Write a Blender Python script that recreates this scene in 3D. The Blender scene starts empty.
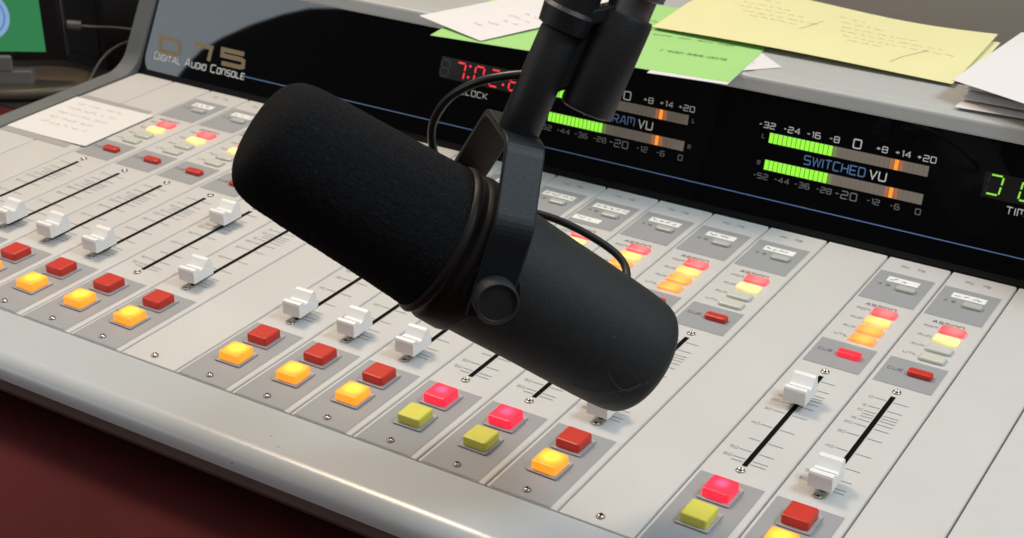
import bpy, math, random
from mathutils import Vector, Matrix
random.seed(7)
U = 0.04                       # one channel strip of the console is 40 mm wide; shapes below are in strip widths
S = bpy.context.scene
COL = S.collection
R = math.radians

# ------------------------------------------------------------------ materials
def mat(name, col, rough=.5, metal=0., spec=.5, noise=0., nscale=60., bump=0., bscale=300., coat=0., rvar=0.):
    m = bpy.data.materials.new(name); m.use_nodes = True
    nt = m.node_tree; b = nt.nodes['Principled BSDF']
    b.inputs['Base Color'].default_value = (*col, 1); b.inputs['Roughness'].default_value = rough
    b.inputs['Metallic'].default_value = metal; b.inputs['Specular IOR Level'].default_value = spec
    b.inputs['Coat Weight'].default_value = coat
    tc = nt.nodes.new('ShaderNodeTexCoord')
    def tex(sc, det=4):
        n = nt.nodes.new('ShaderNodeTexNoise'); n.inputs['Scale'].default_value = sc; n.inputs['Detail'].default_value = det
        nt.links.new(tc.outputs['Object'], n.inputs['Vector']); return n
    if noise:
        n = tex(nscale); r = nt.nodes.new('ShaderNodeMapRange')
        r.inputs[1].default_value = .15; r.inputs[2].default_value = .85
        r.inputs[3].default_value = 1 - noise; r.inputs[4].default_value = 1 + noise
        nt.links.new(n.outputs['Fac'], r.inputs[0])
        mx = nt.nodes.new('ShaderNodeVectorMath'); mx.operation = 'SCALE'; mx.inputs[0].default_value = col
        nt.links.new(r.outputs[0], mx.inputs['Scale']); nt.links.new(mx.outputs[0], b.inputs['Base Color'])
    if rvar:
        n = tex(nscale * .6); r = nt.nodes.new('ShaderNodeMapRange')
        r.inputs[1].default_value = .15; r.inputs[2].default_value = .85
        r.inputs[3].default_value = rough - rvar; r.inputs[4].default_value = rough + rvar
        nt.links.new(n.outputs['Fac'], r.inputs[0]); nt.links.new(r.outputs[0], b.inputs['Roughness'])
    if bump:
        n = tex(bscale, 3); bp = nt.nodes.new('ShaderNodeBump'); bp.inputs['Strength'].default_value = bump
        bp.inputs['Distance'].default_value = .0006
        nt.links.new(n.outputs['Fac'], bp.inputs['Height']); nt.links.new(bp.outputs[0], b.inputs['Normal'])
    return m

def specks(m, scale, keep, col, size):
    nt = m.node_tree; b = nt.nodes['Principled BSDF']; bc = b.inputs['Base Color']
    tc = nt.nodes.new('ShaderNodeTexCoord'); v = nt.nodes.new('ShaderNodeTexVoronoi'); v.inputs['Scale'].default_value = scale
    nt.links.new(tc.outputs['Object'], v.inputs['Vector'])
    lt = nt.nodes.new('ShaderNodeMath'); lt.operation = 'LESS_THAN'; lt.inputs[1].default_value = size; nt.links.new(v.outputs['Distance'], lt.inputs[0])
    sp = nt.nodes.new('ShaderNodeSeparateColor'); nt.links.new(v.outputs['Color'], sp.inputs[0])
    gt = nt.nodes.new('ShaderNodeMath'); gt.operation = 'GREATER_THAN'; gt.inputs[1].default_value = 1 - keep; nt.links.new(sp.outputs[0], gt.inputs[0])
    mu = nt.nodes.new('ShaderNodeMath'); mu.operation = 'MULTIPLY'; nt.links.new(lt.outputs[0], mu.inputs[0]); nt.links.new(gt.outputs[0], mu.inputs[1])
    mx = nt.nodes.new('ShaderNodeMix'); mx.data_type = 'RGBA'; mx.inputs[7].default_value = (*col, 1)
    src = bc.links[0].from_socket if bc.links else None
    if src: nt.links.new(src, mx.inputs[6])
    else: mx.inputs[6].default_value = bc.default_value
    nt.links.new(mu.outputs[0], mx.inputs[0]); nt.links.new(mx.outputs[2], bc)

def glow(name, base, hot, rim, strength, rad=.2, at=(0, .03, .15)):
    """a translucent key cap with a small lamp inside: emission brightest over the lamp"""
    m = mat(name, base, .35); nt = m.node_tree; b = nt.nodes['Principled BSDF']
    tc = nt.nodes.new('ShaderNodeTexCoord')
    sub = nt.nodes.new('ShaderNodeVectorMath'); sub.operation = 'SUBTRACT'; sub.inputs[1].default_value = tuple(c * U for c in at)
    ln = nt.nodes.new('ShaderNodeVectorMath'); ln.operation = 'LENGTH'
    nt.links.new(tc.outputs['Object'], sub.inputs[0]); nt.links.new(sub.outputs[0], ln.inputs[0])
    mr = nt.nodes.new('ShaderNodeMapRange'); mr.inputs[1].default_value = .02 * U; mr.inputs[2].default_value = rad * U
    mr.interpolation_type = 'SMOOTHSTEP'
    nt.links.new(ln.outputs['Value'], mr.inputs[0])
    mx = nt.nodes.new('ShaderNodeMix'); mx.data_type = 'RGBA'
    mx.inputs[6].default_value = (*hot, 1); mx.inputs[7].default_value = (*rim, 1)
    nt.links.new(mr.outputs[0], mx.inputs[0]); nt.links.new(mx.outputs[2], b.inputs['Emission Color'])
    b.inputs['Emission Strength'].default_value = strength
    return m

def lamp(name, col, strength, base=None):
    m = mat(name, base or tuple(c * .3 for c in col), .4); b = m.node_tree.nodes['Principled BSDF']
    b.inputs['Emission Color'].default_value = (*col, 1); b.inputs['Emission Strength'].default_value = strength
    return m

M = dict(
    white=mat('strip_paint', (.60, .587, .568), .40, noise=.05, nscale=16, bump=.05, bscale=2500, rvar=.05),
    grey=mat('grey_print', (.32, .327, .338), .5, noise=.03, nscale=30, bump=.05, bscale=2500),
    ink=mat('dark_print', (.10, .10, .10), .6),
    softink=mat('grey_ink', (.25, .25, .26), .6),
    rail=mat('rail_paint', (.50, .52, .53), .24, noise=.02, nscale=5, bump=.04, bscale=1800),
    cheek=mat('cheek_paint', (.145, .15, .15), .5, noise=.08, nscale=20, bump=.2, bscale=1600),
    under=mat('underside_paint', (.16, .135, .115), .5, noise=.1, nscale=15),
    dark=mat('dark_gap', (.007, .007, .007), .8, spec=.08),
    slot=mat('slot_black', (.004, .003, .003), .8, spec=.08),
    lid=mat('lid_paint', (.47, .48, .47), .30, noise=.04, nscale=12, bump=.05, bscale=1800),
    glass=mat('panel_black', (.0025, .0027, .0035), .02, spec=.7),
    gold=mat('gold_print', (.25, .17, .08), .35, metal=.3),
    pwhite=mat('white_print', (.88, .88, .88), .5),
    pgrey=mat('dim_print', (.25, .25, .26), .5),
    pblue=mat('blue_print', (.13, .25, .55), .5),
    line=mat('blue_rule', (.20, .34, .72), .5),
    bar=mat('unlit_segments', (.31, .27, .22), .35, noise=.05, nscale=50),
    barline=mat('segment_gap', (.27, .235, .19), .4),
    lens=mat('display_lens', (.02, .02, .02), .15),
    seggreen=lamp('lit_green', (.30, .95, .04), 1.0),
    segorange=lamp('lit_orange', (1., .27, .02), 1.15),
    segdim=lamp('dim_orange', (.5, .12, .02), .5, (.2, .15, .11)),
    segdimg=lamp('dim_green', (.12, .25, .03), .5, (.2, .19, .12)),
    red7=lamp('clock_red', (1., .03, .05), 1.1),
    dim7=mat('dead_segment', (.03, .028, .026), .3),
    grn7=lamp('timer_green', (.26, .68, .06), 1.0),
    bezel=mat('button_bezel', (.40, .40, .40), .4, noise=.03),
    redcap=mat('red_cap', (.60, .034, .02), .34, noise=.05, nscale=40),
    yelcap=mat('yellow_cap', (.76, .70, .10), .4, noise=.04, nscale=40),
    clrcap=mat('clear_cap', (.60, .60, .53), .25),
    srccap=mat('source_cap', (.47, .47, .45), .3),
    amber=glow('amber_cap_lit', (.5, .25, .03), (1., .84, .07), (1., .29, .012), 1.05, .21, (0, .03, .145)),
    redlit=glow('red_cap_lit', (.5, .03, .05), (1., .12, .34), (.95, .012, .05), .9, .13, (0, .03, .145)),
    a_red=glow('assign_red_lit', (.40, .09, .09), (1., .20, .20), (1., .06, .08), 1.1, .2, (.04, 0, .05)),
    a_yel=glow('assign_yellow_lit', (.5, .34, .10), (1., .72, .22), (1., .42, .07), 1.1, .22, (.05, 0, .05)),
    a_lem=glow('assign_lemon_lit', (.6, .57, .35), (1., .85, .14), (.62, .45, .12), 1.0, .2, (.07, -.02, .05)),
    a_org=glow('assign_orange_lit', (.45, .2, .05), (1., .46, .08), (1., .22, .03), 1.1, .22, (.03, 0, .05)),
    cuelit=lamp('cue_red_lit', (.95, .03, .06), .85),
    knob=mat('knob_plastic', (.86, .85, .83), .38, noise=.02, nscale=30),
    knobline=mat('knob_line', (.22, .22, .22), .5),
    steel=mat('steel', (.55, .52, .48), .28, metal=1., noise=.1, nscale=300),
    tag=mat('paper_tag', (.84, .84, .80), .7),
    foam=mat('foam', (.0105, .0108, .0118), 1., spec=.12, noise=.7, nscale=1000, bump=.8, bscale=1700),
    body=mat('mic_paint', (.0145, .017, .0175), .55, spec=.4, noise=.3, nscale=260, bump=.5, bscale=2200),
    yoke=mat('yoke_paint', (.009, .0115, .014), .42, spec=.32, noise=.12, nscale=500, bump=.25, bscale=2500),
    collar=mat('collar', (.010, .0075, .0065), .5, spec=.25, noise=.3, nscale=200),
    cable=mat('cable_rubber', (.012, .012, .013), .35),
    armblk=mat('arm_black', (.0095, .0095, .0105), .5, noise=.2, nscale=200, bump=.3, bscale=1500),
    armsteel=mat('arm_steel', (.26, .27, .26), .36, metal=.9, noise=.06, nscale=60),
    lint=mat('lint', (.085, .09, .09), .9),
    pap=mat('paper_white', (.75, .735, .74), .75, noise=.02, nscale=15),
    papw=mat('paper_note', (.73, .72, .71), .75, noise=.02, nscale=15),
    pgreen=mat('paper_green', (.36, .66, .22), .75, noise=.03, nscale=15),
    pyel=mat('paper_yellow', (.78, .74, .40), .75, noise=.03, nscale=15),
    pen=mat('pen_ink', (.34, .30, .31), .8),
    penpale=mat('pencil_ink', (.50, .46, .42), .8),
    penyel=mat('ink_on_yellow', (.42, .36, .27), .8),
    pendk=mat('dark_toner', (.06, .10, .05), .8),
    tape=mat('tape', (.40, .39, .37), .4),
    desk=mat('desk_oxblood', (.075, .0125, .013), .8, spec=.1, noise=.12, nscale=18, bump=.1, bscale=900),
    wall=mat('wall_paint', (.56, .50, .42), .8, noise=.06, nscale=4),
    rack=mat('rack_black', (.010, .009, .009), .55, noise=.2, nscale=30),
    redbox=mat('maroon_cloth', (.055, .012, .010), .8, noise=.2, nscale=30),
    tabblk=mat('tablet_black', (.012, .012, .012), .35),
    tabedge=mat('tablet_edge', (.18, .18, .19), .3, metal=.8),
    brass=mat('stand_metal', (.16, .125, .09), .45, metal=.6, noise=.1, nscale=20),
    silver=mat('clip_metal', (.36, .35, .32), .4, metal=.5),
    scrgreen=lamp('screen_green', (.035, .25, .085), .8, (.02, .02, .02)),
    scrblue=lamp('screen_blue', (.28, .47, .75), .8, (.02, .02, .02)),
    scrnavy=lamp('screen_navy', (.06, .13, .50), .8, (.02, .02, .02)),
    cord=mat('grey_cord', (.10, .095, .09), .5),
    heap=mat('kraft', (.22, .17, .12), .8, noise=.2, nscale=60),
)

specks(M['white'], 190, .035, (.36, .34, .31), .07)
specks(M['rail'], 110, .03, (.26, .25, .24), .07)
specks(M['grey'], 200, .04, (.42, .42, .41), .08)
specks(M["foam"], 420, .05, (.05, .05, .053), .15)
specks(M["foam"], 1100, .10, (.028, .029, .031), .3)
specks(M['body'], 300, .06, (.075, .08, .08), .12)

# ------------------------------------------------------------------ mesh builder
class MB:
    def __init__(s): s.v = []; s.f = []; s.m = []; s.mats = []; s.sm = []
    def mi(s, m):
        if m not in s.mats: s.mats.append(m)
        return s.mats.index(m)
    def add(s, vs, fs, m, smooth=False):
        o = len(s.v); s.v += [tuple(v) for v in vs]; k = s.mi(m)
        for f in fs: s.f.append(tuple(i + o for i in f)); s.m.append(k); s.sm.append(smooth)
    def box(s, x0, x1, y0, y1, z0, z1, m, taper=0, bev=0):
        """box; taper pulls the top in, bev cuts its top edges"""
        if bev:
            rings = [(x0, x1, y0, y1, z0), (x0, x1, y0, y1, z1 - bev)]
            rings += [(x0 + bev * .3, x1 - bev * .3, y0 + bev * .3, y1 - bev * .3, z1 - bev * .3), (x0 + bev, x1 - bev, y0 + bev, y1 - bev, z1)]
        else:
            t = taper; rings = [(x0, x1, y0, y1, z0), (x0 + t, x1 - t, y0 + t, y1 - t, z1)]
        vs = []
        for a, b, c, d, z in rings: vs += [(a, c, z), (b, c, z), (b, d, z), (a, d, z)]
        fs = [(3, 2, 1, 0)]
        for k in range(len(rings) - 1):
            for i in range(4): fs.append((4 * k + i, 4 * k + (i + 1) % 4, 4 * k + 4 + (i + 1) % 4, 4 * k + 4 + i))
        n = 4 * len(rings) - 4; fs.append((n, n + 1, n + 2, n + 3)); s.add(vs, fs, m)
    def rbox(s, x0, x1, y0, y1, z0, z1, m, r=.05, bev=.03, n=4):
        """box with rounded corners in plan and a rounded top edge"""
        def ring(i, z):
            out = []; rr = max(r - i, .004)
            for (cx, cy, a0) in ((x1 - i - rr, y1 - i - rr, 0), (x0 + i + rr, y1 - i - rr, 90), (x0 + i + rr, y0 + i + rr, 180), (x1 - i - rr, y0 + i + rr, 270)):
                for k in range(n + 1):
                    a = R(a0 + 90 * k / n); out.append((cx + rr * math.cos(a), cy + rr * math.sin(a), z))
            return out
        rs = [ring(0, z0), ring(0, z1 - bev), ring(bev * .3, z1 - bev * .3), ring(bev, z1)]
        N = 4 * (n + 1); vs = [p for q in rs for p in q]; fs = [tuple(range(N - 1, -1, -1))]
        for k in range(3):
            for i in range(N): fs.append((N * k + i, N * k + (i + 1) % N, N * k + N + (i + 1) % N, N * k + N + i))
        fs.append(tuple(range(3 * N, 4 * N))); s.add(vs, fs, m)
    def sheet(s, x0, x1, y0, y1, z, m): s.add([(x0, y0, z), (x1, y0, z), (x1, y1, z), (x0, y1, z)], [(0, 1, 2, 3)], m)
    def prism(s, prof, x0, x1, m, smooth=False):
        """profile in (y, z), counter-clockwise seen from +x, extruded along x"""
        n = len(prof); vs = [(x0, y, z) for y, z in prof] + [(x1, y, z) for y, z in prof]
        fs = [(i, (i + 1) % n, n + (i + 1) % n, n + i) for i in range(n)]
        s.add(vs, [tuple(reversed(f)) for f in fs], m, smooth)
        s.add(vs, [tuple(range(n)), tuple(range(2 * n - 1, n - 1, -1))], m)
    def lathe(s, prof, m, n=32, axis='z', c=(0, 0, 0), smooth=True):
        """profile of (height, radius)"""
        vs = []; fs = []
        for h, r in prof:
            for k in range(n):
                a = 2 * math.pi * k / n; p, q = r * math.cos(a), r * math.sin(a)
                vs.append({'z': (c[0] + p, c[1] + q, c[2] + h), 'x': (c[0] + h, c[1] + p, c[2] + q), 'y': (c[0] + q, c[1] + h, c[2] + p)}[axis])
        for j in range(len(prof) - 1):
            for k in range(n): fs.append((j * n + k, j * n + (k + 1) % n, j * n + n + (k + 1) % n, j * n + n + k))
        fs.append(tuple(range(n - 1, -1, -1))); b = (len(prof) - 1) * n; fs.append(tuple(range(b, b + n)))
        s.add(vs, fs, m, smooth)
    def tube(s, pts, r, m, n=12):
        pts = [Vector(p) for p in pts]; vs = []; fs = []; up = None
        for i, p in enumerate(pts):
            t = (pts[min(i + 1, len(pts) - 1)] - pts[max(i - 1, 0)]).normalized()
            if up is None: up = t.orthogonal().normalized()
            up = (up - t * up.dot(t)).normalized(); w = t.cross(up); rr = r[i] if isinstance(r, (list, tuple)) else r
            for k in range(n):
                a = 2 * math.pi * k / n; vs.append(p + (up * math.cos(a) + w * math.sin(a)) * rr)
        for j in range(len(pts) - 1):
            for k in range(n): fs.append((j * n + k, j * n + (k + 1) % n, j * n + n + (k + 1) % n, j * n + n + k))
        fs.append(tuple(range(n - 1, -1, -1))); b = (len(pts) - 1) * n; fs.append(tuple(range(b, b + n)))
        s.add(vs, fs, m, True)
    def stroke(s, pts, w, m, place, z=0.):
        """flat mitred ribbon along a polyline; place maps (u, v, z) to 3D"""
        P = [Vector((a, b)) for a, b in pts]; n = len(P)
        if n < 2: return
        closed = n > 2 and (P[0] - P[-1]).length < 1e-6
        if closed: P = P[:-1]; n -= 1
        L = []; Rr = []
        for i in range(n):
            d0 = (P[i] - P[i - 1]) if (i > 0 or closed) else None
            d1 = (P[(i + 1) % n] - P[i]) if (i < n - 1 or closed) else None
            d0 = d0 or d1; d1 = d1 or d0; d0 = d0.normalized(); d1 = d1.normalized()
            n0 = Vector((-d0.y, d0.x)); n1 = Vector((-d1.y, d1.x)); b = n0 + n1
            b = b.normalized() if b.length > 1e-4 else n0
            k = w / 2 / max(.45, b.dot(n0)); L.append(P[i] + b * k); Rr.append(P[i] - b * k)
        vs = [place(p.x, p.y, z) for p in L] + [place(p.x, p.y, z) for p in Rr]
        fs = [(i, n + i, n + (i + 1) % n, (i + 1) % n) for i in range(n if closed else n - 1)]
        s.add(vs, fs, m)
    def build(s, name, parent=None, loc=(0, 0, 0), auto=None):
        me = bpy.data.meshes.new(name); me.from_pydata([(a * U, b * U, c * U) for a, b, c in s.v], [], s.f)
        for m in s.mats: me.materials.append(m)
        me.polygons.foreach_set('material_index', s.m); me.polygons.foreach_set('use_smooth', s.sm); me.update()
        o = bpy.data.objects.new(name, me); COL.objects.link(o)
        o.location = [c * U for c in loc]
        if parent: o.parent = parent
        return o
def bevel(o, w, seg=2, ang=35):
    b = o.modifiers.new('Bevel', 'BEVEL'); b.width = w * U; b.segments = seg; b.limit_method = 'ANGLE'; b.angle_limit = R(ang)
    b.harden_normals = False; return o
def tag(o, label, cat, group=None, kind=None):
    if label: o['label'] = label
    if cat: o['category'] = cat
    if group: o['group'] = group
    if kind: o['kind'] = kind
    return o
def empty(name, loc=(0, 0, 0)):
    o = bpy.data.objects.new(name, None); COL.objects.link(o); o.location = [c * U for c in loc]; o.empty_display_size = .01; return o

# ------------------------------------------------------------------ squared technical lettering
G = {
 'A': [[(0,0),(1.9,6),(2.9,6),(4.2,0)],[(.8,2),(3.7,2)]], 'B': [[(0,0),(0,6),(3.6,6),(4,5.5),(4,3.6),(3.6,3.1),(4,2.6),(4,.5),(3.6,0),(0,0)],[(0,3.1),(3.6,3.1)]],
 'C': [[(4,6),(.6,6),(0,5.4),(0,.6),(.6,0),(4,0)]], 'D': [[(0,0),(0,6),(3.2,6),(4,5.2),(4,.8),(3.2,0),(0,0)]],
 'E': [[(4,6),(0,6),(0,0),(4,0)],[(0,3),(3.4,3)]], 'F': [[(4,6),(0,6),(0,0)],[(0,3),(3.4,3)]],
 'G': [[(4,6),(.6,6),(0,5.4),(0,.6),(.6,0),(4,0),(4,3),(2.2,3)]], 'H': [[(0,0),(0,6)],[(4,0),(4,6)],[(0,3),(4,3)]],
 'I': [[(0,0),(0,6)]], 'K': [[(0,0),(0,6)],[(4,6),(.6,3),(4,0)]], 'L': [[(0,6),(0,0),(3.6,0)]],
 'M': [[(0,0),(0,6),(2.5,6),(2.5,2)],[(2.5,6),(4.4,6),(5,5.4),(5,0)]], 'N': [[(0,0),(0,6),(3.3,6),(4,5.3),(4,0)]],
 'O': [[(.6,0),(0,.6),(0,5.4),(.6,6),(3.4,6),(4,5.4),(4,.6),(3.4,0),(.6,0)]], 'P': [[(0,0),(0,6),(3.4,6),(4,5.4),(4,3.2),(3.4,2.6),(0,2.6)]],
 'R': [[(0,0),(0,6),(3.4,6),(4,5.4),(4,3.4),(3.4,2.8),(0,2.8)],[(2,2.8),(4,0)]], 'S': [[(4,6),(.5,6),(0,5.5),(0,3.5),(.5,3),(3.5,3),(4,2.5),(4,.5),(3.5,0),(0,0)]],
 'T': [[(0,6),(4,6)],[(2,6),(2,0)]], 'U': [[(0,6),(0,.6),(.6,0),(3.4,0),(4,.6),(4,6)]], 'V': [[(0,6),(2,0),(4,6)]],
 'W': [[(0,6),(1.2,0),(2.7,5.5),(4.2,0),(5.4,6)]], 'X': [[(0,6),(4,0)],[(0,0),(4,6)]], 'Y': [[(0,6),(2,3),(4,6)],[(2,3),(2,0)]],
 '0': [[(.5,0),(0,.5),(0,5.5),(.5,6),(3.5,6),(4,5.5),(4,.5),(3.5,0),(.5,0)]], '1': [[(.4,5.4),(1.4,6),(1.4,0)]],
 '2': [[(0,6),(3.5,6),(4,5.5),(4,3.6),(3.5,3.1),(.5,3.1),(0,2.6),(0,0),(4,0)]], '3': [[(0,6),(3.5,6),(4,5.5),(4,.5),(3.5,0),(0,0)],[(.8,3),(4,3)]],
 '4': [[(3.2,0),(3.2,6),(0,2),(4.2,2)]], '5': [[(4,6),(0,6),(0,3.4),(3.5,3.4),(4,2.9),(4,.5),(3.5,0),(0,0)]],
 '6': [[(3.8,6),(.5,6),(0,5.5),(0,.5),(.5,0),(3.5,0),(4,.5),(4,2.7),(3.5,3.2),(0,3.2)]], '7': [[(0,6),(4,6),(1.6,0)]],
 '8': [[(.5,0),(0,.5),(0,5.5),(.5,6),(3.5,6),(4,5.5),(4,.5),(3.5,0),(.5,0)],[(0,3.1),(4,3.1)]],
 '9': [[(.2,0),(3.5,0),(4,.5),(4,5.5),(3.5,6),(.5,6),(0,5.5),(0,3.3),(.5,2.8),(4,2.8)]],
 '-': [[(.4,3),(2.4,3)]], '+': [[(0,3),(3,3)],[(1.5,1.5),(1.5,4.5)]], '/': [[(0,0),(2.4,6)]], ' ': [],
 '.': [[(0,0),(0,.8)]], '@': [[(0,6),(4,6),(3.5,0)]],
}
def gw(c):
    return max([p[0] for q in G[c] for p in q] + [0]) if c != ' ' else 1.6
def lettering(mb, txt, u, v, h, m, place, wide=1., bold=.9, z=.004, align='c', ital=0., gap=1.7, small=None):
    """u, v: centre (or left / right) of the line; h: capital height; small: height ratio of letters after the first of a word"""
    items = []; x = 0; first = True
    for c in txt:
        k = (h / 6) * (small if (small and not first and c != ' ') else 1)
        items.append((c, x, k)); x += (gw(c) + gap) * k * wide; first = (c == ' ')
    W = x - gap * h / 6 * wide
    x0 = u - W / 2 if align == 'c' else (u if align == 'l' else u - W)
    for c, xx, k in items:
        for i, pl in enumerate(G[c]):
            pts = [(x0 + xx + p[0] * k * wide + ital * p[1] * k, v - h / 2 + p[1] * k) for p in pl]
            mb.stroke(pts, bold * h / 6, m, place, z + .0008 * i)
flat = lambda a, b, z: (a, b, z)
def scribble(mb, x0, x1, y, h, m, place, w=.012, z=.004, rnd=random, fill=1.):
    """a run of illegible handwriting"""
    x = x0
    while x < x1:
        L = rnd.uniform(.12, .4) * fill; pts = []; n = max(5, int(L / (h * .33)))
        for i in range(n): pts.append((x + L * i / n, y + h * rnd.uniform(-.5, .5) * (1 if i % 2 else .5)))
        if pts[-1][0] < x1 + .05: mb.stroke(pts, w, m, place, z)
        x += L + rnd.uniform(.04, .10) * fill

# ------------------------------------------------------------------ the console
console = tag(empty('mixing_console', (5.5, 0, 0)), 'long off-white broadcast mixing console with lit square buttons, white faders and a black meter bridge', 'mixing console')
OFF = Vector((5.5, 0, 0))
def part(mb, name, parent=console, loc=(0, 0, 0)):
    l = Vector(loc) - (OFF if parent is console else Vector((0, 0, 0)))
    return mb.build(name, parent, l)
XL, XR = -5.47, 16.53
YF, YB = -1.885, 6.625

def strip_plate():
    mb = MB(); r = .06; x0, x1 = -.459, .518; pts = []
    for cx, cy, a0 in ((x1 - r, YB - r, 0), (x0 + r, YB - r, 90)):
        for k in range(5):
            a = R(a0 + 22.5 * k); pts.append((cx + r * math.cos(a), cy + r * math.sin(a)))
    pts += [(x0, YF), (x1, YF)]
    def inset(p, i): return (min(max(p[0], x0 + i), x1 - i), min(max(p[1], YF + i), YB - i))
    rings = [[(*p, -.16) for p in pts], [(*p, -.022) for p in pts], [(*inset(p, .007), -.006) for p in pts], [(*inset(p, .022), 0) for p in pts]]
    n = len(pts); vs = [q for g in rings for q in g]; fs = []
    for k in range(3):
        for i in range(n): fs.append((n * k + i, n * k + (i + 1) % n, n * k + n + (i + 1) % n, n * k + n + i))
    fs.append(tuple(range(3 * n, 4 * n))); mb.add(vs, fs, M['white']); return mb
TICKS = [(2.48, '0'), (2.24, '5'), (2.10, '10'), (2.03, None), (1.96, None), (1.87, '15'), (1.74, '20'), (1.49, '30'), (1.09, '40'), (.72, None), (.44, '50'), (.255, '60'), (.18, None)]
LABY = (4.75, 4.455, 4.155, 3.86)

def print_active(mb):
    mb.sheet(-.415, .43, 5.09, 6.10, .004, M['grey']); mb.sheet(-.395, .41, 2.91, 3.65, .004, M['grey']); mb.sheet(-.41, .43, YF + .012, -.245, .004, M['grey'])
    for y, t in TICKS:
        mb.sheet(-.21, -.05, y - .0065, y + .0065, .004, M['softink']); mb.sheet(.05, .25, y - .0065, y + .0065, .004, M['softink'])
        if t: lettering(mb, t, -.235, y, .05, M['softink'], flat, 1.25, .7, align='r')
    mb.sheet(-.034, .034, .11, 2.62, .005, M['slot'])
    lettering(mb, 'ASSIGN', 0, 4.925, .07, M['ink'], flat, 1.35, 1.0)
    for y, t in zip(LABY, ('PGM', 'AUD', 'AUX', 'UTIL')): lettering(mb, t, -.10, y, .052, M['ink'], flat, 1.35, .7, align='r')
    lettering(mb, 'CUE', -.12, 3.33, .058, M['ink'], flat, 1.4, .75, z=.009, align='r')
    lettering(mb, 'PC', -.12, 6.37, .055, M['ink'], flat, 1.4, .75); lettering(mb, '75', .12, 6.37, .055, M['ink'], flat, 1.4, .75)
    lettering(mb, 'A', -.27, 5.645, .055, M['ink'], flat, 1.3, .75, z=.009); lettering(mb, 'B', -.15, 5.645, .055, M['ink'], flat, 1.3, .75, z=.009)

def screw_mesh():
    mb = MB(); mb.lathe([(0, .052), (.012, .052), (.028, .036), (.033, .016), (.034, .002)], M['steel'], 20)
    mb.sheet(-.03, .03, -.006, .006, .0352, M['dark']); mb.sheet(-.006, .006, -.03, .03, .0358, M['dark']); return mb
def eyelet_mesh():
    mb = MB(); mb.lathe([(0, .058), (.014, .058), (.022, .048), (.020, .034), (.010, .030), (.008, .014), (.008, .001)], M['steel'], 20)
    mb.sheet(-.022, .022, -.007, .007, .011, M['dark']); mb.sheet(-.007, .007, -.022, .022, .0115, M['dark']); return mb
def knob_mesh():
    mb = MB(); w0, w1 = -.145, .155
    pr = [(0, .06), (.42, .06), (.43, .11), (.395, .32), (.375, .355), (.345, .365), (.305, .35), (.265, .305), (.215, .25), (.17, .232), (.13, .245), (.09, .285), (.05, .297), (.014, .288), (0, .26)]
    pr = [(y, .1 + (z - .06) * (.93 if z > .2 else 1)) for y, z in pr]
    mb.prism(pr, w0, w1, M['knob']); mb.sheet(w0 + .012, w1 - .012, .163, .177, .2345 + .0285, M['knobline'])
    mb.box(-.022, .022, .12, .30, -.05, .12, M['dark']); return mb
def cap_mesh(m):
    mb = MB(); mb.rbox(-.213, .213, -.213, .213, .006, .024, M['bezel'], .02, .006, 2)
    mb.sheet(-.205, .205, -.205, .205, .0052, M['dark'])
    mb.rbox(-.172, .172, -.172, .172, .025, .142, m, .035, .026); return mb
def small_cap(m, wd, ht, h):
    mb = MB(); mb.rbox(-wd / 2, wd / 2, -ht / 2, ht / 2, .005, h, m, .045, .025); return mb

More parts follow.
